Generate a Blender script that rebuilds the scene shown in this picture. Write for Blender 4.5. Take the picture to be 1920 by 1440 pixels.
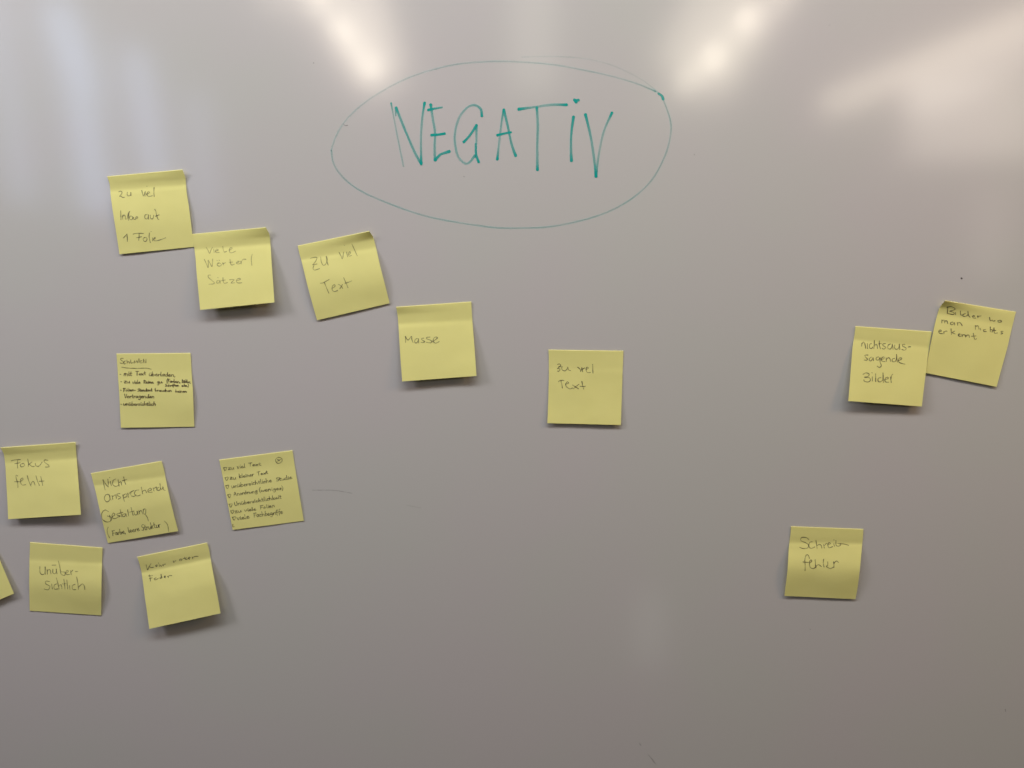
import bpy, math, random
from mathutils import Vector, Matrix, noise as mnoise
random.seed(7)
scene = bpy.context.scene
for o in list(bpy.data.objects):
    bpy.data.objects.remove(o)

# ------------------------------------------------------------------ camera
W, H, F = 1920.0, 1440.0, 1440.0
TILT = math.radians(7.0)
DIST = 0.784
CAM = Vector((0.0, -DIST, 1.55))
cd = bpy.data.cameras.new('camera')
cd.sensor_width = 36.0
cd.lens = 36.0 * F / W
cd.clip_start = 0.02
cd.clip_end = 200.0
cam = bpy.data.objects.new('camera', cd)
cam.location = CAM
cam.rotation_euler = (math.radians(90) - TILT, 0, 0)
scene.collection.objects.link(cam)
scene.camera = cam
FWD = Vector((0, math.cos(TILT), -math.sin(TILT)))
UP = Vector((0, math.sin(TILT), math.cos(TILT)))


def ray(px, py):
    return FWD + Vector((1, 0, 0)) * ((px - W / 2) / F) + UP * ((H / 2 - py) / F)


def at(px, py, lift=0.0):
    """point `lift` metres in front of the board face that was measured at (px, py)"""
    d = ray(px, py)
    return CAM + d * ((DIST - lift) / d.y)


# ------------------------------------------------------------------ world
world = bpy.data.worlds.new('World')
scene.world = world
world.use_nodes = True
nt = world.node_tree
nt.nodes.clear()
wo = nt.nodes.new('ShaderNodeOutputWorld')
bg = nt.nodes.new('ShaderNodeBackground')
tc = nt.nodes.new('ShaderNodeTexCoord')
sx = nt.nodes.new('ShaderNodeSeparateXYZ')
mr = nt.nodes.new('ShaderNodeMapRange')
mr.inputs['From Min'].default_value = -0.6
mr.inputs['From Max'].default_value = 0.6
mr.interpolation_type = 'SMOOTHSTEP'
cr = nt.nodes.new('ShaderNodeMix')
cr.data_type = 'RGBA'
cr.inputs['A'].default_value = (0.008, 0.007, 0.006, 1)     # dim floor and furniture side of the room
cr.inputs['B'].default_value = (0.085, 0.078, 0.074, 1)     # pale ceiling side
nt.links.new(tc.outputs['Generated'], sx.inputs[0])
nt.links.new(sx.outputs['Z'], mr.inputs['Value'])
nt.links.new(mr.outputs['Result'], cr.inputs['Factor'])
nt.links.new(cr.outputs['Result'], bg.inputs['Color'])
bg.inputs['Strength'].default_value = 0.6
nt.links.new(bg.outputs[0], wo.inputs[0])

# ------------------------------------------------------------------ lamps and windows of the room, and added glow sheets


def area(name, loc, target, w, h, rad, shape='RECTANGLE', roll=0.0):
    ld = bpy.data.lights.new(name, 'AREA')
    ld.shape = shape
    ld.size, ld.size_y = w, h
    a = w * h * (math.pi / 4 if shape == 'ELLIPSE' else 1)
    m = max(rad)
    ld.color = tuple(c / m for c in rad)
    ld.energy = m * math.pi * a
    ob = bpy.data.objects.new(name, ld)
    d = (Vector(target) - Vector(loc)).normalized()
    ob.rotation_euler = d.to_track_quat('-Z', 'Y').to_euler()
    if roll:
        ob.rotation_euler = (Matrix.Rotation(roll, 3, 'Y') @ ob.rotation_euler.to_matrix()).to_euler()
    ob.location = loc
    scene.collection.objects.link(ob)
    return ob


def seen(name, px, py, depth, wpx, hpx, rad, roll=0.0, shape='RECTANGLE'):
    """lamp, window or added glow across the room whose reflection the board shows at (px, py)"""
    d = ray(px, py)
    p = CAM + d * (depth / d.y)
    real = Vector((p.x, -p.y, p.z))
    return area(name, real, real + Vector((0, 1, 0)), wpx * depth / F, hpx * depth / F, rad, shape, math.radians(roll))


# ceiling luminaires just above the board (outside the picture): the light that falls on it
area('ceiling_lamp', (0.0, -0.82, 2.60), (0, 0, 1.6), 1.7, 0.22, (12.8, 13.2, 13.4))
area('ceiling_lamp', (1.45, -0.80, 2.38), (0.2, 0, 1.7), 0.40, 0.32, (22, 14.6, 8.0))
# tall window on the left
area('window_light', (-1.40, -0.80, 2.38), (-0.2, 0, 1.7), 0.40, 0.45, (20.0, 19.0, 20.2))

warm = (1.0, 0.88, 0.70)


def k(s, c=warm):
    return tuple(0.62 * s * v for v in c)


# two rows of recessed lamps running away from the board
for (px, py, dep, s) in ((694, 128, 5.4, 50), (662, 96, 5.0, 20), (640, 58, 4.65, 54), (596, 2, 4.1, 42)):
    seen('ceiling_lamp', px, py, dep, 34, 26, k(s), 0, 'ELLIPSE')
for (px, py, dep, s) in ((1290, 152, 6.0, 46), (1340, 108, 5.2, 74), (1402, 38, 4.4, 68), (1470, -14, 4.0, 44)):
    seen('ceiling_lamp', px, py, dep, 28, 24, k(s), 0, 'ELLIPSE')
# area lights added for the glow of lit patches between them
seen('lit_patch_glow', 690, 55, 6.2, 90, 190, k(8.0), -14)
seen('lit_patch_glow', 560, -25, 6.2, 150, 80, k(5.0), 0)
seen('lit_patch_glow', 1345, 60, 6.4, 150, 190, k(6.0), 30)
seen('lit_patch_glow', 1000, 40, 7.0, 80, 240, k(2.6, (1, .93, .80)), 0)
# glowing sheets put in for the bright wall patch on the right
seen('side_glow_sheet', 1760, 108, 5.2, 440, 44, k(9.0, (1, .86, .68)), -22.6)
seen('side_glow_sheet', 1850, 130, 5.3, 300, 60, k(5.0, (1, .88, .74)), -22.6)
seen('side_glow_sheet', 1830, 225, 5.6, 250, 140, k(4.4, (1, .88, .74)), 0)
# slots of daylight between the blinds on the left
blue = (0.52, 0.66, 1.0)
seen('blind_slot', 14, 180, 5.0, 34, 380, k(5.6, blue), -4)
seen('blind_slot', 132, 90, 5.0, 50, 170, k(8.8, blue), -14)
seen('blind_slot', 165, 275, 5.0, 44, 240, k(8.0, blue), -5)
seen('blind_slot', 276, 225, 5.0, 36, 250, k(7.4, blue), -7)
seen('blind_slot', 382, 290, 5.0, 34, 220, k(3.2, blue), -3)
seen('faint_glow_patch', 1855, 440, 5.5, 60, 160, k(1.6, (1, .84, .74)), 0)  # added glow for a faint pinkish patch in the reflection
seen('faint_glow_patch', 1217, 1180, 4.0, 60, 150, k(0.8, (1, .97, .95)), 0)  # added glow for a faint greyish smear in the reflection

scene.view_settings.view_transform = 'Standard'
scene.view_settings.look = 'None'
scene.view_settings.exposure = 0.0
scene.view_settings.gamma = 1.0

# ------------------------------------------------------------------ materials


def new_mat(name):
    m = bpy.data.materials.new(name)
    m.use_nodes = True
    t = m.node_tree
    b = t.nodes['Principled BSDF']
    return m, t, b


def noise(t, scale, detail=3, rough=0.5, vec=None, obj=True, stretch=None):
    n = t.nodes.new('ShaderNodeTexNoise')
    n.inputs['Scale'].default_value = scale
    n.inputs['Detail'].default_value = detail
    n.inputs['Roughness'].default_value = rough
    c = t.nodes.new('ShaderNodeNewGeometry')
    mp = t.nodes.new('ShaderNodeMapping')
    if stretch:
        mp.inputs['Scale'].default_value = stretch
    t.links.new(c.outputs['Position'], mp.inputs['Vector'])
    t.links.new(mp.outputs[0], n.inputs['Vector'])
    return n


def mixc(t, fac, a, b):
    m = t.nodes.new('ShaderNodeMix')
    m.data_type = 'RGBA'
    m.inputs['A'].default_value = (*a, 1)
    m.inputs['B'].default_value = (*b, 1)
    t.links.new(fac, m.inputs['Factor'])
    return m.outputs['Result']


# enamelled board face
board_m, t, b = new_mat('white_enamel')
n1 = noise(t, 3.2, 3, 0.55)
mr1 = t.nodes.new('ShaderNodeMapRange')
mr1.inputs['From Min'].default_value = 0.40
mr1.inputs['From Max'].default_value = 0.60
t.links.new(n1.outputs['Fac'], mr1.inputs['Value'])
col = mixc(t, mr1.outputs['Result'], (0.484, 0.477, 0.454), (0.492, 0.466, 0.462))
t.links.new(col, b.inputs['Base Color'])
n2 = noise(t, 60, 3, 0.6, stretch=(1, 1, 14))
mr2 = t.nodes.new('ShaderNodeMapRange')
mr2.inputs['To Min'].default_value = 0.105
mr2.inputs['To Max'].default_value = 0.135
t.links.new(n2.outputs['Fac'], mr2.inputs['Value'])
t.links.new(mr2.outputs['Result'], b.inputs['Roughness'])
b.inputs['IOR'].default_value = 1.7
n3 = noise(t, 5.0, 2, 0.5)
bp = t.nodes.new('ShaderNodeBump')
bp.inputs['Strength'].default_value = 0.05
bp.inputs['Distance'].default_value = 0.002
t.links.new(n3.outputs['Fac'], bp.inputs['Height'])
n4 = noise(t, 260, 2, 0.5, stretch=(0.12, 1, 3.0))
bp2 = t.nodes.new('ShaderNodeBump')
bp2.inputs['Strength'].default_value = 0.05
bp2.inputs['Distance'].default_value = 0.0002
t.links.new(n4.outputs['Fac'], bp2.inputs['Height'])
t.links.new(bp.outputs[0], bp2.inputs['Normal'])
t.links.new(bp2.outputs[0], b.inputs['Normal'])

edge_m, t, b = new_mat('board_core')
b.inputs['Base Color'].default_value = (0.35, 0.34, 0.33, 1)
b.inputs['Roughness'].default_value = 0.5


def paper_material(name, c1, c2):
    m, t, b = new_mat(name)
    n = noise(t, 45, 4, 0.6)
    c = mixc(t, n.outputs['Fac'], c1, c2)
    t.links.new(c, b.inputs['Base Color'])
    b.inputs['Roughness'].default_value = 0.75
    b.inputs['Specular IOR Level'].default_value = 0.25
    f = noise(t, 1400, 4, 0.7)
    g = noise(t, 26, 3, 0.55)
    b1 = t.nodes.new('ShaderNodeBump')
    b1.inputs['Strength'].default_value = 0.30
    b1.inputs['Distance'].default_value = 0.0015
    t.links.new(g.outputs['Fac'], b1.inputs['Height'])
    b2 = t.nodes.new('ShaderNodeBump')
    b2.inputs['Strength'].default_value = 0.12
    b2.inputs['Distance'].default_value = 0.0001
    t.links.new(f.outputs['Fac'], b2.inputs['Height'])
    t.links.new(b1.outputs[0], b2.inputs['Normal'])
    t.links.new(b2.outputs[0], b.inputs['Normal'])
    tr = t.nodes.new('ShaderNodeBsdfTranslucent')
    t.links.new(c, tr.inputs['Color'])
    mx = t.nodes.new('ShaderNodeMixShader')
    mx.inputs[0].default_value = 0.22
    out = t.nodes['Material Output']
    t.links.new(b.outputs[0], mx.inputs[1])
    t.links.new(tr.outputs[0], mx.inputs[2])
    t.links.new(mx.outputs[0], out.inputs['Surface'])
    return m


paper_m = paper_material('yellow_paper', (0.83, 0.79, 0.295), (0.87, 0.83, 0.33))


def ink_material(name, c1, c2, rough, streak=0.0):
    m, t, b = new_mat(name)
    a = t.nodes.new('ShaderNodeAttribute')
    a.attribute_name = 'ink_amount'
    c = mixc(t, a.outputs['Fac'], c1, c2)
    t.links.new(c, b.inputs['Base Color'])
    b.inputs['Roughness'].default_value = rough
    tr = t.nodes.new('ShaderNodeBsdfTransparent')
    mx = t.nodes.new('ShaderNodeMixShader')
    n = noise(t, 900, 3, 0.6)
    mm = t.nodes.new('ShaderNodeMath')
    mm.operation = 'MULTIPLY_ADD'
    mm.inputs[1].default_value = streak
    mm.inputs[2].default_value = -streak / 2
    t.links.new(n.outputs['Fac'], mm.inputs[0])
    ad = t.nodes.new('ShaderNodeMath')
    ad.operation = 'ADD'
    ad.use_clamp = True
    t.links.new(a.outputs['Fac'], ad.inputs[0])
    t.links.new(mm.outputs[0], ad.inputs[1])
    out = t.nodes['Material Output']
    t.links.new(ad.outputs[0], mx.inputs[0])
    t.links.new(tr.outputs[0], mx.inputs[1])
    t.links.new(b.outputs[0], mx.inputs[2])
    t.links.new(mx.outputs[0], out.inputs['Surface'])
    return m


teal_m = ink_material('teal_marker_ink', (0.03, 0.50, 0.46), (0.0, 0.31, 0.265), 0.14, 0.30)
pencil_m = ink_material('dark_pen_ink', (0.09, 0.085, 0.05), (0.05, 0.047, 0.034), 0.6, 0.2)
brown_m = ink_material('dark_brown_pen_ink', (0.07, 0.035, 0.022), (0.035, 0.014, 0.010), 0.5, 0.2)
grey_m = ink_material('grey_dirt', (0.10, 0.09, 0.09), (0.06, 0.05, 0.05), 0.6, 0.3)

# ------------------------------------------------------------------ helpers


def mesh_obj(name, verts, faces, mat, parent=None, smooth=True, density=None):
    me = bpy.data.meshes.new(name)
    me.from_pydata([tuple(v) for v in verts], [], faces)
    me.materials.append(mat)
    if smooth:
        me.polygons.foreach_set('use_smooth', [True] * len(me.polygons))
    if density:
        at_ = me.attributes.new('ink_amount', 'FLOAT', 'POINT')
        at_.data.foreach_set('value', density)
    me.update()
    ob = bpy.data.objects.new(name, me)
    scene.collection.objects.link(ob)
    if parent:
        ob.parent = parent
        ob.matrix_parent_inverse = Matrix.Translation(parent.location).inverted()
    return ob


def empty(name, loc, label, cat, group=None):
    o = bpy.data.objects.new(name, None)
    o.empty_display_size = 0.02
    o.location = loc
    scene.collection.objects.link(o)
    o['label'] = label
    o['category'] = cat
    if group:
        o['group'] = group
    return o


def smooth_line(pts, step):
    """Catmull-Rom through the traced points, resampled"""
    if len(pts) == 1:
        x, y = pts[0]
        pts = [(x - .3, y - .2), (x + .3, y + .2)]
    P = [pts[0]] + list(pts) + [pts[-1]]
    out = []
    for i in range(1, len(P) - 2):
        a, b_, c, d = P[i - 1], P[i], P[i + 1], P[i + 2]
        L = math.hypot(c[0] - b_[0], c[1] - b_[1])
        n = max(1, int(L / step))
        for j in range(n):
            s = j / n
            q = []
            for kx in (0, 1):
                q.append(0.5 * (2 * b_[kx] + (c[kx] - a[kx]) * s + (2 * a[kx] - 5 * b_[kx] + 4 * c[kx] - d[kx]) * s * s
                                + (3 * b_[kx] - a[kx] - 3 * c[kx] + d[kx]) * s ** 3))
            out.append(tuple(q))
    out.append(tuple(pts[-1]))
    return out


layer = [0]


def strokes_mesh(name, strokes, surf, width, mat, parent, dens=0.8, step=1.0, label=None, marker=False, base=0.00012):
    """every stroke: list of (px, py) points (or (pts, opts)); one ribbon mesh lying on surf(px, py, off)"""
    V, Fc, D = [], [], []
    for st in strokes:
        opts = {}
        if isinstance(st, tuple) and isinstance(st[1], dict):
            st, opts = st
        w0 = opts.get('w', width)
        d0 = opts.get('d', dens)
        ends = opts.get('ends', (1, 1))
        pts = smooth_line(st, step)
        # caps
        n = len(pts)
        cum = [0.0]
        for i in range(1, n):
            cum.append(cum[-1] + math.hypot(pts[i][0] - pts[i - 1][0], pts[i][1] - pts[i - 1][1]))
        tot = max(cum[-1], 1e-6)
        layer[0] = (layer[0] + 1) % 12
        off = base + layer[0] * 0.000006
        ph = random.random() * 6.28
        rows = []
        a0 = pts[0], pts[min(1, n - 1)]
        t0 = Vector((a0[1][0] - a0[0][0], a0[1][1] - a0[0][1])).normalized()
        t1 = Vector((pts[-1][0] - pts[-2][0], pts[-1][1] - pts[-2][1])).normalized()
        for q, f in ((-0.5, 0.15), (-0.42, 0.55), (-0.25, 0.87)):
            rows.append((pts[0][0] + t0.x * w0 * q, pts[0][1] + t0.y * w0 * q, t0, f, 0.0))
        for i in range(n):
            a = pts[max(0, i - 1)]
            b2 = pts[min(n - 1, i + 1)]
            tg = Vector((b2[0] - a[0], b2[1] - a[1]))
            if tg.length < 1e-6:
                tg = t0
            rows.append((pts[i][0], pts[i][1], tg.normalized(), 1.0, cum[i]))
        for q, f in ((0.25, 0.87), (0.42, 0.55), (0.5, 0.15)):
            rows.append((pts[-1][0] + t1.x * w0 * q, pts[-1][1] + t1.y * w0 * q, t1, f, tot))
        cols = (-1, -0.55, 0, 0.55, 1) if marker else (-1, 0, 1)
        start = len(V)
        for (x, y, tg, f, s) in rows:
            nx, ny = -tg.y, tg.x
            if marker:
                e = 0.0
                dd = 11.0
                e = max(ends[0] * math.exp(-(s / dd)), ends[1] * math.exp(-((tot - s) / dd)))
                ww = w0 * (0.94 + 0.34 * e + 0.05 * math.sin(s * 0.11 + ph))
                den = d0 * 0.84 * (1 + 0.12 * math.sin(s * 0.07 + ph)) + (1.0 - d0) * min(1, e * 1.1)
            else:
                e = 0.0
                ww = w0 * (1.0 + 0.18 * math.sin(s * 0.45 + ph) + random.uniform(-.08, .08))
                den = d0 * 0.88 * (1.0 + 0.2 * math.sin(s * 0.31 + ph * 2))
            for c in cols:
                hx = c * ww * 0.5 * f
                V.append(surf(x + nx * hx, y + ny * hx, off))
                if marker:
                    edge = 0.72 if abs(c) == 1 else (1.06 if abs(c) > .3 else 0.92)
                else:
                    edge = 0.75 if abs(c) == 1 else 1.0
                D.append(max(0.0, min(1.0, den * edge)))
        m = len(cols)
        for i in range(len(rows) - 1):
            for j in range(m - 1):
                p = start + i * m + j
                Fc.append((p, p + 1, p + m + 1, p + m))
    ob = mesh_obj(name, V, Fc, mat, parent, True, D)
    if label:
        ob['label'] = label
    return ob


def parse(s, fr):
    x0, y0, sc = fr
    out = []
    for part in s.split(';'):
        p = part.split()
        if not p:
            continue
        pts = [tuple(float(v) for v in q.split(',')) for q in p]
        out.append([(x0 + a / sc, y0 + b_ / sc) for a, b_ in pts])
    return out


# ------------------------------------------------------------------ whiteboard
wb = empty('whiteboard', (0, 0, 1.45), 'large glossy white enamel whiteboard filling the whole view behind the yellow notes', 'whiteboard')
x0, x1, z0, z1, dp = -1.5, 1.5, 0.65, 2.25, 0.022
V = [(x0, 0, z0), (x1, 0, z0), (x1, 0, z1), (x0, 0, z1), (x0, dp, z0), (x1, dp, z0), (x1, dp, z1), (x0, dp, z1)]
panel = mesh_obj('panel', V, [(0, 1, 2, 3)], board_m, wb, False)
core = mesh_obj('backing', V, [(4, 7, 6, 5), (0, 4, 5, 1), (1, 5, 6, 2), (2, 6, 7, 3), (3, 7, 4, 0)], edge_m, wb, False)


def board_surf(px, py, off):
    return at(px, py, off)


LF = (590, 90, 4.114)
RF = (930, 90, 4.114)


def mk(s, fr, **o):
    return [(st, o) for st in parse(s, fr)]


TW = 4.6
letters = [
    ('N', mk('590,425 615,560 650,740 685,912', LF, w=3.0, d=.34, ends=(.55, 0)) + mk('625,462 625,520', LF, w=3.2, d=.35, ends=(.4, 0))
     + mk('628,460 700,640 770,800 822,895', LF, w=4.6, d=.62, ends=(1, .7)) + mk('822,895 820,700 830,540 848,422', LF, w=4.2, d=.50, ends=(1, 1))),
    ('E', mk('895,435 910,540 928,650 925,760 928,865', LF, w=4.6, d=.50, ends=(1, .5)) + mk('875,478 920,468 980,458', LF, w=4.2, d=.72, ends=(1, 0))
     + mk('900,672 950,668 1003,660', LF, w=4.2, d=.85) + mk('928,865 965,825 1000,810 1040,797', LF, w=4.9, d=.85)),
    ('G', mk('1290,525 1280,470 1230,440 1170,465 1110,550 1080,680 1100,820 1150,885 1190,885 1235,830', LF, w=4.4, d=.46, ends=(.8, .3))
     + mk('1240,840 1247,720 1248,595', LF, w=4.2, d=.5, ends=(.2, .6)) + mk('1248,595 1200,670 1150,725', LF, w=4.6, d=.72, ends=(.6, .9)) + mk('1242,740 1246,820 1265,880', LF, w=4.4, d=.6, ends=(0, 1))),
    ('A', mk('10,860 25,720 45,560 60,475', RF, w=4.2, d=.42, ends=(1, .7)) + mk('60,475 90,600 120,740 152,832', RF, w=4.6, d=.62, ends=(.9, 1)) + mk('10,672 60,660 115,650', RF, w=4.0, d=.78, ends=(1, .5))),
    ('T', mk('175,472 300,455 430,438 545,438', RF, w=4.8, d=.46, ends=(1, 1)) + mk('315,460 322,600 318,780 320,940', RF, w=4.8, d=.5, ends=(.8, 1))),
    ('i', mk('598,530 582,650 578,770 582,870', RF, w=4.8, d=.66) + mk('603,400 620,404 637,401;612,408 620,418', RF, w=4.6, d=.95)),
    ('V', mk('690,512 730,680 755,840 772,992', RF, w=4.8, d=.58, ends=(1, 1)) + mk('772,992 790,840 830,650 895,498', RF, w=4.2, d=.38, ends=(.8, 1))),
]
for ch, sts in letters:
    strokes_mesh('letter', sts, board_surf, TW, teal_m, wb, label='teal marker letter %s of the word NEGATiV' % ch, step=1.6, marker=True)

ov1 = parse('1230,335 1100,280 900,220 700,175 450,130 250,112 41,103', RF)[0] + parse('1300,107 1100,125 900,170 700,240 500,345 350,450 230,570 160,690 128,790', LF)[0]
ov2 = parse('128,790 150,900 230,1010 370,1110 600,1210 850,1295 1100,1345 1300,1375', LF)[0] + parse('10,1387 150,1390 400,1380 620,1340 850,1270 1050,1160 1200,1020 1300,840 1345,680 1345,560 1290,395', RF)[0]
tip = parse('1290,395 1280,370 1255,352', RF)[0]
ov3 = parse('1255,352 1200,300 1100,230 900,135 700,85 450,65 200,70', RF)[0]
strokes_mesh('oval_line', [(ov1, dict(w=3.0, d=.22, ends=(.45, 0))), (ov2, dict(w=3.2, d=.30, ends=(0, .05))),
                           (tip, dict(w=4.6, d=.65, ends=(.6, .2))), (ov3, dict(w=2.4, d=.10, ends=(.25, 0)))],
             board_surf, 3.0, teal_m, wb, step=2.0, marker=True, label='thin teal marker oval drawn round the word')
for s_, w_, d_ in (([(586, 919), (605, 919), (625, 919.2), (642, 921.5), (660, 925)], 1.1, .32), ([(763, 947), (773, 949.5), (788, 952)], 1.0, .18),
                   ([(1803, 522)], 3.2, .95), ([(1199, 1393.5), (1201.5, 1397.5)], 1.4, .5), ([(1216, 1416), (1222, 1423), (1229, 1432)], 1.3, .35),
                   ([(1885, 1330), (1885.6, 1334)], 1.5, .4), ([(870, 331)], 1.8, .55), ([(643.5, 232), (647, 235.3), (652, 234.8)], 1.2, .5),
                   ([(588, 118)], 1.7, .6), ([(1302, 290)], 1.6, .5), ([(1555, 47)], 1.5, .35), ([(1519, 1180)], 1.6, .3)):
    strokes_mesh('pen_mark', [(s_, dict(w=w_, d=d_))], board_surf, 1.0, grey_m, wb, step=1.0, marker=False)

# ------------------------------------------------------------------ sticky notes
TS = (0, .08, .28, .52, .76, 1)


def cr1(vals, ts, t):
    """monotone-ish cubic through (ts, vals)"""
    n = len(ts)
    i = 0
    while i < n - 2 and t > ts[i + 1]:
        i += 1
    h = ts[i + 1] - ts[i]
    s = (t - ts[i]) / h

    def slope(j):
        if j <= 0:
            return (vals[1] - vals[0]) / (ts[1] - ts[0])
        if j >= n - 1:
            return (vals[-1] - vals[-2]) / (ts[-1] - ts[-2])
        a = (vals[j] - vals[j - 1]) / (ts[j] - ts[j - 1])
        b_ = (vals[j + 1] - vals[j]) / (ts[j + 1] - ts[j])
        if a * b_ <= 0:
            return 0.0
        return 2 * a * b_ / (a + b_)
    m0, m1 = slope(i), slope(i + 1)
    return (vals[i] * (2 * s ** 3 - 3 * s * s + 1) + h * m0 * (s ** 3 - 2 * s * s + s)
            + vals[i + 1] * (-2 * s ** 3 + 3 * s * s) + h * m1 * (s ** 3 - s * s))


class Note:
    def __init__(self, fr, L, R, lL, lR, label, ts=TS, bow=0.0, base=0.0):
        self.fr = fr
        self.L = parse(L, fr)[0]
        self.R = parse(R, fr)[0]
        def soften(l):
            g = l[2]
            return (g + (l[0] - g) * (.6 if l[0] < 2.5 else 1), g + (l[1] - g) * .6, g, g + (l[3] - g) * .8) + tuple(l[4:])
        self.lL, self.lR, self.ts, self.bow, self.base = soften(lL), soften(lR), ts, bow, base
        self.seed = 3.7 * (fr[0] + 2 * fr[1]) / 100.0
        rr = random.Random(int(fr[0] * 7 + fr[1]))
        g = rr.uniform(.17, .235)
        self.lt = (0, .10, g, g + .065, .6, 1)      # top edge, peel, glue line, fold below it, middle, bottom edge
        self.skew = rr.uniform(-.05, .05)
        loc = self.pt(0.5, 0.05)
        self.root = empty('sticky_note', loc, label, 'sticky note', 'yellow sticky notes on the whiteboard')
        self.paper()

    def pix(self, u, v):
        # u across, v down
        lx = cr1([p[0] for p in self.L], self.ts, v)
        ly = cr1([p[1] for p in self.L], self.ts, v)
        rx = cr1([p[0] for p in self.R], self.ts, v)
        ry = cr1([p[1] for p in self.R], self.ts, v)
        return lx + (rx - lx) * u, ly + (ry - ly) * u

    def lift(self, u, v):
        vc = max(0, min(1, v))
        uc = max(0, min(1, u))
        vs = max(0, min(1, vc + self.skew * (uc - .5) * min(1, vc / .12) * (1 - vc)))
        a, b_ = cr1(self.lL, self.lt, vs), cr1(self.lR, self.lt, vs)
        if v < .10:        # a peeling corner rolls up only near its side
            lo = min(a, b_)
            k_ = uc ** 2.2 if b_ > a else 1 - (1 - uc) ** 2.2
            h = a + (b_ - a) * (k_ if abs(a - b_) > 1 else uc)
            h2 = a + (b_ - a) * uc
            m = min(1, v / .10)
            h = h * (1 - m) + h2 * m
        else:
            h = a + (b_ - a) * uc
        h += self.bow * math.sin(math.pi * uc) * vc
        w = max(0.0, min(1.0, (vc - .12) / .25))
        h += w * (.55 * mnoise.noise(Vector((uc * 2.1 + self.seed, vc * 2.4, self.seed))) + .22 * mnoise.noise(Vector((uc * 5 + self.seed, vc * 5, 9 + self.seed))))
        h = max(h, 0.02)
        return (h + 0.18 + self.base) * 0.001

    def pt(self, u, v, off=0.0):
        x, y = self.pix(u, v)
        return at(x, y, self.lift(u, v) + off)

    def uv(self, x, y):
        u, v = .5, .5
        for _ in range(8):
            px, py = self.pix(u, v)
            e = 1e-3
            ax, ay = self.pix(u + e, v)
            v2 = v + e if v < .99 else v - e
            s = 1 if v < .99 else -1
            bx, by = self.pix(u, v2)
            a, c = (ax - px) / e, (ay - py) / e
            b_, d = (bx - px) / e * s, (by - py) / e * s
            det = a * d - b_ * c
            ex, ey = x - px, y - py
            u += (d * ex - b_ * ey) / det
            v += (-c * ex + a * ey) / det
            v = max(0.0, min(1.0, v))
            u = max(-.1, min(1.1, u))
            if abs(ex) + abs(ey) < 0.01:
                break
        return u, v

    def surf(self, x, y, off):
        u, v = self.uv(x, y)
        return at(x, y, self.lift(u, v) + off)

    def paper(self):
        nu, nv = 18, 40
        V, Fc = [], []
        th = 0.00011
        for back in (0, 1):
            for j in range(nv + 1):
                v = (j / nv) ** 1.2
                for i in range(nu + 1):
                    V.append(self.pt(i / nu, v, -th if back else 0.0))
        n = (nu + 1) * (nv + 1)

        def idx(i, j, b_):
            return b_ * n + j * (nu + 1) + i
        for j in range(nv):
            for i in range(nu):
                Fc.append((idx(i, j, 0), idx(i, j + 1, 0), idx(i + 1, j + 1, 0), idx(i + 1, j, 0)))
                Fc.append((idx(i, j, 1), idx(i + 1, j, 1), idx(i + 1, j + 1, 1), idx(i, j + 1, 1)))
        # cut edges: vertices of their own, so that the face shades flat up to the cut
        loop = ([(i, 0) for i in range(nu)] + [(nu, j) for j in range(nv)]
                + [(i, nv) for i in range(nu, 0, -1)] + [(0, j) for j in range(nv, 0, -1)])
        base_ = len(V)
        for (i, j) in loop:
            V.append(V[idx(i, j, 0)])
            V.append(V[idx(i, j, 1)])
        m = len(loop)
        for q in range(m):
            a, c = base_ + 2 * q, base_ + 2 * ((q + 1) % m)
            Fc.append((a, c, c + 1, a + 1))
        # strip added past the top edge, slanted back to catch a rim of light
        base_ = len(V)
        for i in range(nu + 1):
            u = i / nu
            x, y = self.pix(u, 0)
            x2, y2 = self.pix(u, .05)
            d = Vector((x - x2, y - y2)).normalized() * 1.1
            l0 = self.lift(u, 0)
            V.append(V[i])
            V.append(at(x + d.x, y + d.y, max(.0001, l0 - .0007)))
        for i in range(nu):
            a = base_ + 2 * i
            Fc.append((a, a + 2, a + 3, a + 1))
        mesh_obj('paper', V, Fc, paper_m, self.root, True)

    def word(self, text, s, w=1.35, d=.72, mat=None, name='word'):
        sts = parse(s, self.fr) if isinstance(s, str) else s
        strokes_mesh(name, sts, self.surf, w, mat or pencil_m, self.root, dens=d, step=0.8,
                     label=('written word %s' % text) if name == 'word' and text else None)

    def typed(self, text, x, y, x2, y2, xh, **kw):
        """small handwriting from a single-stroke alphabet, baseline (x,y)-(x2,y2) in frame units"""
        x0_, y0_, sc = self.fr
        ang = math.atan2(y2 - y, x2 - x)
        L = math.hypot(x2 - x, y2 - y)
        tw = sum(GLYPH[c][0] for c in text if c in GLYPH)
        s = L / tw
        cur = 0.0
        out = []
        for c in text:
            if c not in GLYPH:
                continue
            wd, sts = GLYPH[c]
            jy = random.uniform(-.06, .06) * xh
            sl = random.uniform(-.05, .12)
            kk = random.uniform(.9, 1.1)
            for st in sts:
                pts = []
                for (gx, gy) in st:
                    lx = (cur + gx) * s + gy * 2 * xh * sl
                    ly = -gy * 2 * xh * kk + jy
                    lx += random.uniform(-.03, .03) * xh
                    ly += random.uniform(-.05, .05) * xh
                    X = x + lx * math.cos(ang) - ly * math.sin(ang)
                    Y = y + lx * math.sin(ang) + ly * math.cos(ang)
                    pts.append((x0_ + X / sc, y0_ + Y / sc))
                out.append(pts)
            cur += wd
        self.word(text, out, **kw)


def G(w, s):
    return (w, [[tuple(float(v) for v in q.split(',')) for q in p.split()] for p in s.split(';')])


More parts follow.
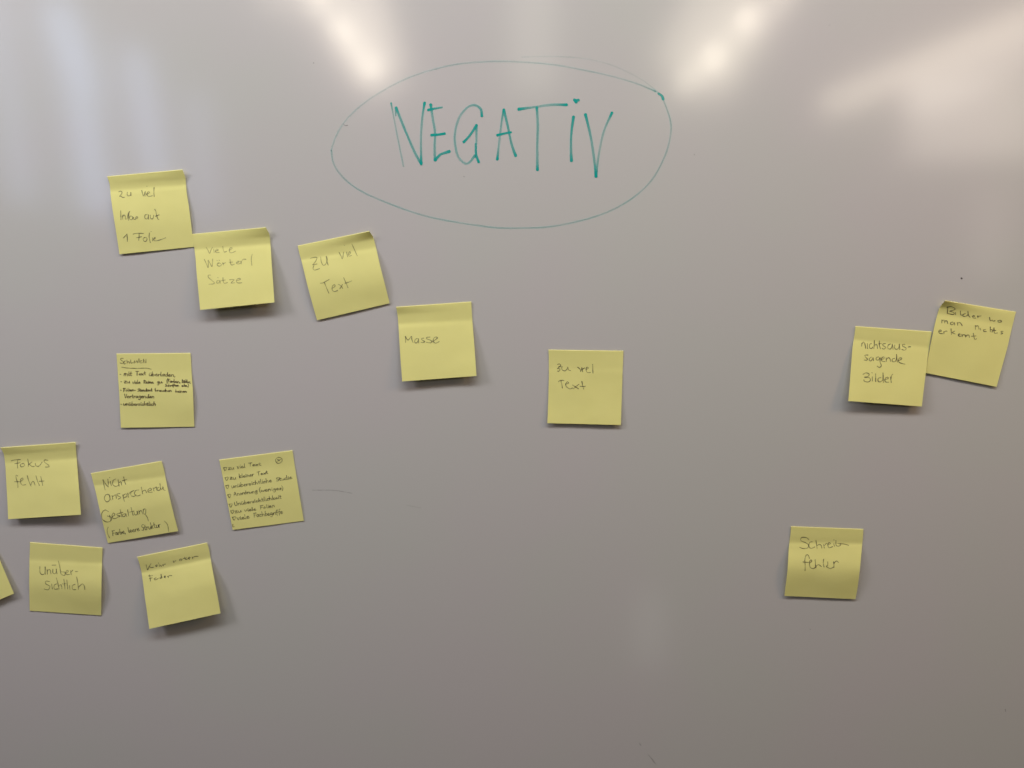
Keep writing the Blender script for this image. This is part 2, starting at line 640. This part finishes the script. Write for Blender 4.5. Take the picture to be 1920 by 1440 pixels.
GLYPH = {
    'a': G(.5, '.36,.46 .12,.44 .06,.15 .22,.02 .36,.25 .38,.46 .38,.1 .48,.03'),
    'b': G(.48, '.08,1 .08,.05 .3,.02 .4,.25 .28,.45 .08,.35'),
    'c': G(.42, '.36,.42 .12,.42 .06,.12 .22,0 .4,.08'),
    'd': G(.52, '.34,.42 .12,.42 .06,.12 .22,0 .38,.2 .38,1 .4,.1 .5,.02'),
    'e': G(.44, '.06,.22 .34,.32 .24,.48 .08,.36 .08,.1 .24,0 .42,.1'),
    'f': G(.36, '.34,.95 .18,.95 .14,.6 .14,-.25;.02,.48 .3,.48'),
    'g': G(.48, '.36,.44 .12,.42 .08,.12 .24,.05 .36,.3 .37,-.25 .2,-.42 .04,-.3'),
    'h': G(.5, '.08,1 .08,0;.08,.3 .26,.48 .38,.3 .38,0'),
    'i': G(.22, '.1,.46 .1,.05 .2,.02;.1,.7 .12,.72'),
    'k': G(.46, '.08,1 .08,0;.36,.46 .1,.22 .4,0'),
    'l': G(.24, '.1,1 .09,.1 .2,.02'),
    'm': G(.7, '.06,.46 .06,0;.06,.3 .2,.48 .3,.3 .3,0;.3,.3 .44,.48 .56,.3 .58,0'),
    'n': G(.5, '.07,.46 .07,0;.07,.3 .24,.48 .38,.3 .4,0'),
    'o': G(.46, '.22,.46 .06,.3 .1,.05 .28,.02 .38,.25 .22,.46'),
    'p': G(.48, '.08,.46 .08,-.45;.08,.32 .3,.48 .4,.22 .24,0 .08,.1'),
    'r': G(.36, '.07,.46 .07,0;.07,.26 .2,.44 .34,.42'),
    's': G(.4, '.34,.42 .1,.44 .1,.28 .32,.18 .26,0 .04,.04'),
    't': G(.36, '.14,.85 .14,.1 .3,.02;.0,.52 .3,.5'),
    'u': G(.5, '.06,.46 .08,.1 .22,0 .38,.2 .4,.46 .4,.08 .48,.02'),
    'v': G(.44, '.05,.46 .2,0 .38,.46'),
    'w': G(.6, '.05,.46 .16,0 .28,.4 .4,0 .54,.46'),
    'x': G(.44, '.05,.46 .38,0;.38,.46 .05,0'),
    'z': G(.44, '.05,.46 .38,.44 .06,.02 .4,.02'),
    'A': G(.6, '.04,0 .28,.95 .5,0;.12,.36 .44,.36'),
    'B': G(.55, '.08,.95 .08,0;.08,.95 .4,.85 .34,.55 .1,.5 .44,.4 .4,.05 .08,0'),
    'F': G(.52, '.1,.95 .1,0;.02,.95 .48,.95;.1,.5 .38,.5'),
    'R': G(.55, '.08,.95 .08,0;.08,.95 .42,.88 .38,.55 .1,.48 .46,0'),
    'S': G(.5, '.42,.9 .14,.92 .1,.62 .38,.4 .32,.05 .04,.08'),
    'T': G(.55, '.02,.95 .5,.97;.26,.96 .26,0'),
    'U': G(.58, '.08,.95 .08,.2 .26,0 .44,.2 .46,.95;.46,.95 .46,0'),
    'V': G(.5, '.04,.95 .22,0 .44,.95'),
    'ü': G(.5, '.06,.46 .08,.1 .22,0 .38,.2 .4,.46 .4,.08 .48,.02;.12,.7 .13,.72;.32,.7 .33,.72'),
    '(': G(.26, '.22,1.1 .06,.5 .2,-.25'),
    ')': G(.26, '.04,1.1 .2,.5 .06,-.25'),
    '-': G(.32, '.06,.28 .26,.3'),
    ',': G(.2, '.1,.04 .06,-.16'),
    '.': G(.2, '.08,.02 .1,.04'),
    ' ': (.35, []),
}

# --- note 1
n = Note((190, 300, 7.2), '80,228 112,330 130,520 165,760 205,1010 245,1272', '1098,135 1135,240 1150,420 1185,650 1217,910 1250,1172',
         (2.8, 1.5, .6, 1.5, 3.4, 2.0), (4.7, 1.7, .5, 1.2, 2.6, 1.0),
         'yellow note reading "zu viel Infos auf 1 Folie", highest note on the board')
n.word('zu', '235,430 262,420 280,440 262,470 245,492 270,490 285,505 312,502;350,435 350,470 370,485 395,470 398,438;398,438 400,480')
n.word('viel', '545,410 568,485 592,425;592,425 590,488;615,355;610,465 650,440 640,425 618,445 620,480 650,492 690,480;712,370 708,430 714,492')
n.word('Infos', '262,685 262,745 265,805;285,745 288,800;285,770 305,742 325,765 325,800;345,800 365,720 385,692 370,740 368,815;380,770 400,755 425,775 410,805 385,800 378,775;430,770 440,800 465,795 470,765 492,770 480,795')
n.word('auf', '620,735 590,745 588,785 615,795 632,765 635,735 638,798;660,745 665,785 690,795 705,765 705,745;720,665 735,690 745,740 762,795 778,800;730,760 780,740')
n.word('1', '300,1050 345,1000;345,1000 350,1050 352,1100', w=1.5)
n.word('Folie', '430,1000 480,988 570,990;510,990 508,1040 505,1085;475,1050 545,1035;585,1045 565,1065 575,1095 605,1095 618,1065 600,1045 580,1050;650,985 645,1040 662,1115;690,1050 692,1090;672,965;705,1070 730,1055 720,1045 705,1070 715,1090 770,1085 830,1065 868,1050')
# --- note 2
n = Note((350, 410, 7.2), '70,216 92,330 113,480 135,740 158,980 182,1232', '1072,122 1118,220 1133,380 1150,640 1168,880 1185,1130',
         (1.9, 1.3, .6, 1.6, 5.6, 9.5), (5.6, 2.0, .6, 1.9, 6.6, 11.2),
         'yellow note reading "Viele Wörter/ Sätze", touching the topmost note', base=.35)
n.word('Viele', '262,385 290,430 310,468 330,420 350,385;366,412 368,435 371,460;385,440 425,425 405,410 388,435 400,458 440,455;488,375 495,420 510,450 540,440;575,425 615,400 600,390 578,410 580,450 610,460 660,438', d=.5)
n.word('Wörter/', '238,550 265,605 290,660 292,590 290,560 320,610 340,645 350,590 350,545;420,600 445,600 470,620 445,640 415,630 415,608 440,598;412,565;440,562;488,595 495,625;490,605 525,595;585,548 590,590 605,625 645,615;575,590 620,585;670,600 710,580 690,575 672,595 690,612 725,605;730,575 740,610;735,590 760,550 800,548;885,480 872,540 880,630', d=.5)
n.word('Sätze', '320,762 290,765 300,800 370,860 360,880 300,885;440,835 410,840 408,868 435,865 450,835 452,872;422,795;490,795 492,840 510,872 550,862;470,835 520,828;580,825 640,822 600,868 650,865;670,840 725,820 710,805 675,825 685,865 745,865', d=.5)
# --- note 3
n = Note((540, 420, 7.2), '132,300 152,390 190,530 255,800 325,1060 392,1300', '1100,100 1150,180 1195,350 1250,590 1315,840 1372,1070',
         (2.0, 1.4, .6, 1.7, 4.2, 1.6), (6.6, 2.0, .6, 1.8, 4.8, 1.6),
         'left-tilted yellow note reading "Zu viel Text", below the left end of the oval')
n.word('Zu', '305,462 355,450 390,452 375,500 335,550;335,550 390,540;350,560 338,600 360,622 425,602;440,445 450,510 475,555 510,540 530,480 515,435;515,435 525,500 542,555', d=.62)
n.word('viel', '688,380 715,430 732,470 745,420 748,380;792,378 798,412 805,445;760,288;822,412 846,390 832,374 818,400 824,434 856,425;862,270 890,330 935,430', d=.6)
n.word('Text', '438,800 480,790 555,750;490,785 515,850 552,935;595,870 635,840 625,818 600,840 598,890 630,912 670,895;680,815 710,830 740,870;735,815 715,850 700,875;752,725 780,790 810,860;770,800 820,785 858,768', d=.62)
# --- note 4
n = Note((720, 550, 7.2), '165,190 180,280 195,450 212,720 228,960 245,1190', '1178,118 1182,200 1195,400 1215,640 1232,880 1248,1115',
         (3.9, 1.5, 1.0, 2.5, 5.4, 8.4), (2.0, 1.4, .6, 1.5, 4.6, 8.2),
         'yellow note reading only "Masse", just below the bottom of the oval', bow=-.8)
n.word('Masse', '290,580 292,620 292,662;290,585 325,630 370,580 375,620 392,662;450,610 420,625 418,665 440,668 460,640 465,610 468,668;535,605 505,612 520,635 550,650 525,665 500,660;620,590 575,595 580,615 640,640 630,668 575,660;650,655 720,605 700,590 670,610 665,650 700,672 745,650', w=1.5, d=.68)
# --- note 5 (dense, brown ink)
n = Note((200, 645, 7.579), '140,145 145,230 158,420 175,670 188,920 202,1190', '1190,135 1198,220 1208,430 1225,670 1235,920 1245,1175',
         (.7, .5, .4, .6, 1.3, 1.4), (.9, .6, .4, .8, 2.4, 1.0),
         'yellow note crowded with small dark brown bullet points under an underlined heading')
kw = dict(mat=brown_m, w=1.45, d=.85)
n.word('Schlecht', '235,205 200,205 205,230 235,250 225,275 190,270;265,240 245,255 250,285 275,275;288,228 292,275;292,258 318,250 322,275;342,225 345,268 372,265;390,270 395,238 412,262 430,238 440,268;458,210 460,265;500,238 478,245 480,270 505,265;525,215 522,268;522,245 545,240 545,268;558,215 560,265', mat=brown_m, w=1.3, d=.7)
n.word('', '215,330 300,342 420,346 560,343 632,358', name='underline', mat=brown_m, w=1.3, d=.75)
for y_, x_ in ((430, 195), (535, 207), (655, 200), (855, 207)):
    n.word('', '%d,%d %d,%d' % (x_ - 5, y_, x_ + 6, y_ + 2), name='bullet', mat=brown_m, w=1.6, d=.9)
n.typed('mit', 243, 450, 362, 450, 34, **kw)
n.typed('Text', 410, 446, 558, 440, 27, **kw)
n.typed('überladen,', 598, 452, 978, 462, 30, **kw)
n.typed('zu', 243, 555, 330, 555, 34, **kw)
n.typed('viele', 365, 565, 478, 562, 26, **kw)
n.typed('Reime', 525, 560, 668, 560, 25, **kw)
n.typed('gu.', 715, 562, 805, 552, 30, **kw)
n.typed('(Farben,', 850, 545, 1048, 552, 24, **kw)
n.typed('Bilder,', 1068, 548, 1195, 556, 22, **kw)
n.typed('Schriften', 830, 605, 1030, 600, 18, **kw)
n.typed('etc.)', 1065, 606, 1168, 606, 19, **kw)
n.typed('Folien-', 235, 672, 412, 668, 20, **kw)
n.typed('Standard', 440, 675, 648, 672, 21, **kw)
n.typed('brauchen', 685, 672, 925, 678, 19, **kw)
n.typed('keinen', 975, 683, 1140, 690, 20, **kw)
n.typed('Vortragenden', 250, 765, 678, 768, 28, **kw)
n.typed('unübersichtlich', 235, 872, 700, 875, 26, **kw)
# --- note 6
n = Note((1000, 640, 7.2), '205,120 208,210 210,420 205,640 198,880 190,1105', '1215,135 1213,220 1205,420 1198,640 1190,880 1182,1130',
         (1.7, .8, .4, .8, 1.7, 3.4), (.9, .6, .4, .7, 1.2, 3.6),
         'yellow note hanging almost straight reading "zu viel Text", nearest the middle of the board')
n.word('zu', '328,312 350,305 372,325 350,345 325,372 345,365 360,385 340,405 328,400;340,338 395,345;385,345 390,385 425,398 455,375 465,350;465,350 475,385 500,395', w=1.45)
n.word('viel', '600,348 630,375 638,408 655,355;655,355 665,410;665,375 690,360;715,380 745,360 720,350 712,385 730,420 770,420;800,310 805,430', w=1.45)
n.word('Text', '338,545 365,528 412,528;375,535 385,580 392,630;430,580 475,565 460,545 440,570 445,610 490,640 530,630;530,590 570,615 610,640;615,580 575,610 540,640;655,540 665,590 680,645;630,605 670,610 705,605', w=1.45)
# --- note 8 (behind note 7 at its left side)
n = Note((1720, 545, 7.2), '372,138 302,228 258,370 205,600 155,850 110,1110', '1330,292 1310,370 1270,530 1210,790 1140,1040 1070,1298',
         (7.0, 2.6, .7, 1.1, 2.0, 2.2), (.8, .6, .4, .8, 1.4, 2.4),
         'right-tilted yellow note reading "Bilder wo man nichts erkennt", at the right edge')
kw = dict(w=1.5, d=.85)
n.word('Bilder', '405,215 408,260 405,305;400,225 460,215 510,250 440,275;440,275 498,300 480,322 405,305;515,295 518,325;582,275 585,325 610,330;650,310 620,320 620,345 655,345 685,320 682,275 690,330 712,360;745,345 775,345 760,335 745,350 760,368 790,368;815,340 818,365;818,345 860,340', **kw)
n.word('wo', '975,360 985,405 1010,395 1020,410 1050,405;1090,405 1120,400 1138,415 1115,425 1090,420 1088,405', **kw)
n.word('man', '332,395 330,435;335,405 365,400 370,435;375,410 400,408 410,445;480,425 450,430 452,455 480,455 500,430 505,462;540,430 545,465;545,440 575,430 605,470', **kw)
n.word('nichts', '785,470 785,520;790,480 820,475 832,515;850,510 853,530;920,525 895,530 900,550 930,550;985,490 985,555;985,530 1010,525 1010,560;1035,500 1040,570 1080,570;1015,540 1060,535;1155,550 1130,550 1135,565 1155,575 1130,585', **kw)
n.word('erkennt', '290,555 325,545 310,530 290,545 300,575 340,580;355,555 360,580;360,560 385,545 400,548;455,515 460,590;460,570 500,548;475,570 510,585;550,600 580,590 565,580 552,600 570,615 600,612;600,590 610,620;610,600 640,595 650,625;655,600 660,620;665,605 695,600 705,632;755,575 765,620 775,655 800,650;735,615 790,610', **kw)
# --- note 7
n = Note((1560, 590, 7.2), '318,162 305,260 278,440 258,680 240,920 220,1165', '1345,235 1330,330 1300,520 1270,760 1240,1000 1213,1240',
         (1.7, 1.1, .5, 1.5, 5.4, 9.8), (1.5, 1.0, .6, 1.4, 4.4, 7.2),
         'yellow note reading "nichtsaussagende Bilder", left one of the overlapping pair at the right')
kw = dict(w=1.6, d=.72)
n.word('nichtsaus-', '400,425 405,385;402,395 425,370 445,400 455,455;478,392 480,456;532,390 510,400 507,445 532,456 550,440;572,350 570,410 565,455;568,420 595,400 610,420 615,455;640,355 642,420 655,460;625,395 665,390;720,390 690,395 690,415 725,440 700,465 680,455;790,395 760,410 755,450 785,465 810,430 815,398 825,465;848,410 845,450 875,468 905,440 910,400;910,400 915,470;985,400 955,405 955,425 1000,450 985,478 945,470;1030,435 1062,433', **kw)
n.word('sagende', '485,545 445,548 455,575 480,600 465,615 440,612;530,575 505,590 505,618 530,620 550,590 555,575 560,620;630,570 600,580 600,610 630,610 648,580 650,640 665,690 640,712 610,695;665,605 705,590 695,570 668,590 675,625 715,632;730,580 735,630;735,600 765,580 785,600 790,630;845,590 815,600 815,630 845,635 870,600 872,535;872,540 875,600 885,640;895,620 940,600 930,580 900,600 905,640 950,660 985,668', **kw)
n.word('Bilder', '420,805 460,785 500,800 490,830 440,845;440,845 500,850 520,880 490,908 440,900 430,880;545,840 545,895;540,785;590,800 590,905;660,850 625,860 625,900 655,905 690,870 688,785;688,790 690,850 695,915;710,880 760,860 750,845 720,860 720,905 765,912;790,840 800,915;795,870 805,820 820,805', **kw)
# --- note 9
n = Note((0, 810, 8.0), '10,240 58,340 80,520 95,780 110,1040 122,1308', '1135,160 1140,260 1155,450 1175,720 1195,980 1215,1240',
         (4.6, 1.6, .7, 1.3, 3.4, 6.2), (2.7, 1.6, .6, 1.8, 6.4, 10.5),
         'yellow note reading "Fokus fehlt", at the left edge of the view')
kw = dict(w=1.45, d=.62)
n.word('Fokus', '170,432 230,415 305,412;265,420 260,480 265,540;220,475 300,460;345,470 310,485 308,515 345,520 370,495 355,472 335,475;415,405 425,460 425,515;425,490 480,450;440,485 480,515 515,515;530,470 535,500 570,515 605,490 632,450;720,425 670,420 665,450 720,490 735,520 680,525', **kw)
n.word('fehlt', '265,660 240,650 245,700 265,770 268,830;220,745 290,745;310,740 345,710 335,690 310,710 310,760 335,795 385,790;410,655 430,730 465,810;465,790 480,750 505,745 525,795;540,655 560,730 590,800;610,665 625,730 640,800;590,740 660,735', **kw)
# --- note 10
n = Note((160, 850, 7.579), '80,290 105,390 145,540 200,790 258,1030 320,1275', '1085,115 1115,220 1150,400 1205,650 1260,880 1320,1105',
         (1.5, 1.0, .5, 1.2, 3.2, 1.0), (1.5, 1.0, .5, 1.3, 4.4, 3.2),
         'yellow note with looping writing "Nicht ansprechende Gestaltung" and a bracketed last line')
kw = dict(w=1.35, d=.72)
n.word('Nicht', '250,375 265,450 282,520;252,375 285,430 325,478;325,478 325,420 318,365;355,400 370,460;345,345;430,365 395,385 390,440 430,470 470,455;465,375 480,465;475,420 505,405 515,450;545,335 560,400 572,440;525,390 590,370', **kw)
n.word('ansprechende', '330,585 290,590 270,640 300,688 340,670 350,610 320,580;340,590 352,640 365,665;380,600 390,655;388,615 430,590 440,640;490,570 450,580 465,605 505,625 470,650;530,590 555,680;535,600 575,575 590,610 550,630;600,565 612,625;605,590 640,550;690,530 650,550 650,600 690,612 720,590;760,520 715,530 700,580 740,605 780,590;795,480 805,530 815,575;810,540 850,525 870,560;890,540 940,520 925,495 890,520 900,555 950,550;965,490 975,535;975,500 1010,480 1015,525;1050,480 1020,500 1030,528 1065,510 1060,430;1070,490 1080,515 1105,490 1100,475 1110,515 1135,528', **kw)
n.word('Gestaltung', '330,830 280,805 235,850 240,930 300,975 360,960 375,920 350,900 315,890;345,880 360,960;385,900 420,870 400,850 380,880 395,925 440,920 460,905;490,850 450,860 455,880 495,890 470,905;495,800 520,905;480,850 535,840;560,860 530,870 535,900 565,890 575,855 590,900;600,800 615,890;650,770 665,830 680,880;630,835 690,820;690,830 705,875 735,865 735,820 750,870;760,815 770,860;765,830 795,815 815,860;850,790 825,800 830,860 855,855 860,800;850,865 880,910 895,960', **kw)
n.word('', '325,1050 310,1090 320,1150 345,1200', name='bracket', w=1.2, d=.6)
n.word('', '1120,960 1165,1010 1185,1110', name='bracket', w=1.2, d=.7)
n.typed('Farbe,', 385, 1170, 575, 1135, 38, w=1.3, d=.85)
n.typed('leere', 612, 1130, 775, 1098, 36, w=1.3, d=.8)
n.typed('Struktur', 800, 1100, 1075, 1045, 42, w=1.3, d=.85)
# --- note 11
n = Note((400, 830, 7.579), '85,250 105,350 135,500 182,755 228,995 275,1240', '1125,115 1140,210 1165,380 1205,630 1245,870 1285,1110',
         (1.7, .7, .4, .7, 1.4, .9), (1.3, .6, .4, .6, 1.3, 1.1),
         'yellow note with a column of triangle bullets and a small round face in its corner')
kw = dict(w=1.3, d=.75)
for cx, cy in ((165, 375), (188, 515), (197, 630), (225, 758), (245, 893), (268, 985), (292, 1078)):
    n.word('', '%d,%d %d,%d %d,%d %d,%d' % (cx - 22, cy - 18, cx + 22, cy - 24, cx + 2, cy + 24, cx - 22, cy - 18), name='triangle_bullet', w=1.25, d=.75)
n.typed('zu', 208, 388, 295, 378, 32, **kw)
n.typed('viel', 335, 368, 455, 352, 30, **kw)
n.typed('Text', 498, 338, 682, 322, 25, **kw)
n.typed('zu', 232, 525, 325, 518, 34, **kw)
n.typed('kleiner', 365, 502, 580, 470, 28, **kw)
n.typed('Text', 625, 465, 782, 440, 24, **kw)
n.typed('unübersichtliche', 258, 645, 832, 558, 30, **kw)
n.typed('Studie', 893, 548, 1122, 512, 28, **kw)
n.typed('Anordnung', 290, 755, 632, 705, 26, **kw)
n.typed('(weniges)', 650, 702, 998, 665, 28, **kw)
n.typed('Unübersichtlichkeit', 300, 895, 970, 790, 27, **kw)
n.typed('zu', 303, 1002, 405, 985, 30, **kw)
n.typed('viele', 440, 980, 612, 960, 25, **kw)
n.typed('Folien', 665, 945, 875, 910, 24, **kw)
n.typed('viele', 335, 1100, 515, 1075, 33, **kw)
n.typed('Fachbegriffe', 572, 1062, 990, 1005, 32, **kw)
n.word('', '278,1160 275,1195 298,1192', name='pen_tick', w=1.3, d=.7)
n.word('', '930,208 895,222 885,255 905,288 945,290 975,262 970,225 935,208;910,235 925,245;940,245 955,236;912,262 932,252 952,262', name='round_face', w=1.3, d=.8)
# --- note 12
n = Note((0, 1000, 6.857), '385,120 383,200 378,380 376,590 378,790 382,995', '1318,190 1315,270 1310,430 1305,640 1302,850 1300,1055',
         (1.3, .9, .5, 1.3, 2.7, .5), (1.8, 1.1, .6, 1.8, 5.0, .9),
         'yellow note reading "Unübersichtlich", second from the left in the lowest row')
kw = dict(w=1.4, d=.62)
n.word('Unüber-', '512,430 515,500 540,530 575,510 580,430;580,430 583,525;605,460 610,525;610,480 640,465 655,520;680,460 680,505 705,520 725,490 722,455 732,520;670,410 718,408;750,355 770,440 785,520 830,540 835,500 790,495;845,510 880,490 865,475 845,500 860,530 895,525;905,480 915,530;910,500 935,475;970,490 1000,490', **kw)
n.word('sichtlich', '635,620 590,615 590,650 640,680 620,725 570,715;665,650 672,715;725,650 695,670 700,715 745,715;725,575 745,650 760,715;755,680 785,660 795,710;820,590 830,660 835,715;800,650 850,645;860,600 870,715;890,670 900,720;965,655 930,675 935,720 975,722;985,560 1000,640 1010,720;1010,690 1060,650 1085,680 1090,720', **kw)
# --- note 13, cut by the left edge of the picture
n = Note((0, 1000, 6.857), '-1040,274 -1011,343 -939,515 -853,721 -766,928 -680,1134', '-180,-85 -151,-16 -79,156 7,362 94,569 180,775',
         (1.2, .9, .5, 1.3, 3.0, 4.6), (1.2, .9, .5, 1.3, 3.4, 5.2),
         'blank yellow corner of a steeply tilted note cut off by the left edge')
# --- note 14
n = Note((240, 1000, 7.2), '125,325 160,430 190,580 222,820 255,1055 288,1290', '1068,132 1098,240 1125,400 1165,620 1210,850 1250,1080',
         (3.4, 1.8, .6, 1.8, 6.0, 10.8), (2.2, 1.5, .6, 2.1, 7.8, 10.2),
         'yellow note reading "Kein roter Faden", lowest note, its bottom edge standing off the board', bow=1.2)
kw = dict(w=1.4, d=.75)
n.word('Kein', '245,425 265,490 285,450 310,410;290,450 315,462 345,458;375,440 400,430 385,425 373,440 390,450;420,420 425,445;412,402;440,430 450,446;470,425 475,440;475,425 505,415', **kw)
n.word('roter', '610,370 620,395;618,380 645,370;700,350 695,368 720,368 730,350 705,348;765,320 775,350 800,350;745,340 790,330;810,340 840,328 825,320 810,338 830,350;865,320 875,345;870,330 905,312 945,310', **kw)
n.word('Faden', '275,575 330,572;290,560 300,610 302,645;290,610 325,600;380,600 355,610 360,628 390,620 408,605;440,595 430,605 450,605 445,550 460,600;490,590 510,580 495,575 488,590 505,600;535,580 545,595;540,585 565,568 590,570', **kw)
# --- note 15
n = Note((1450, 970, 7.2), '240,128 232,220 210,400 190,720 168,900 150,1060', '1215,165 1210,260 1195,420 1165,740 1140,930 1110,1105',
         (1.6, 1.1, .5, 1.7, 6.0, 2.6), (1.6, 1.1, .5, 1.7, 6.2, 2.0),
         'single yellow note reading "Schreibfehler", alone at the lower right', ts=(0, .08, .28, .62, .82, 1))
kw = dict(w=1.45, d=.72)
n.word('Schreib-', '480,300 440,272 380,275 375,315 440,345 475,375 460,415 400,420 355,405;525,330 490,340 480,390 510,420 560,400;575,310 585,370 590,420;588,385 620,365 650,385 655,415;675,365 690,415;685,385 720,350;735,370 770,355 755,340 735,365 750,410 800,395;815,355 825,390;818,305;845,310 850,380 895,385 910,360 870,355;905,355 960,360 1018,378', **kw)
n.word('fehler', '490,555 470,510 440,515 425,580 430,650 428,720;400,600 460,608 520,600;490,620 520,590 505,575 485,610 500,675 545,690 580,660;565,570 570,640 575,680;575,660 610,640 650,665;680,565 675,620 685,670;735,600 735,640 720,665 770,690 815,670;815,600 820,680;815,625 850,590 880,608', **kw)

scene.render.resolution_x = 1024
scene.render.resolution_y = 768
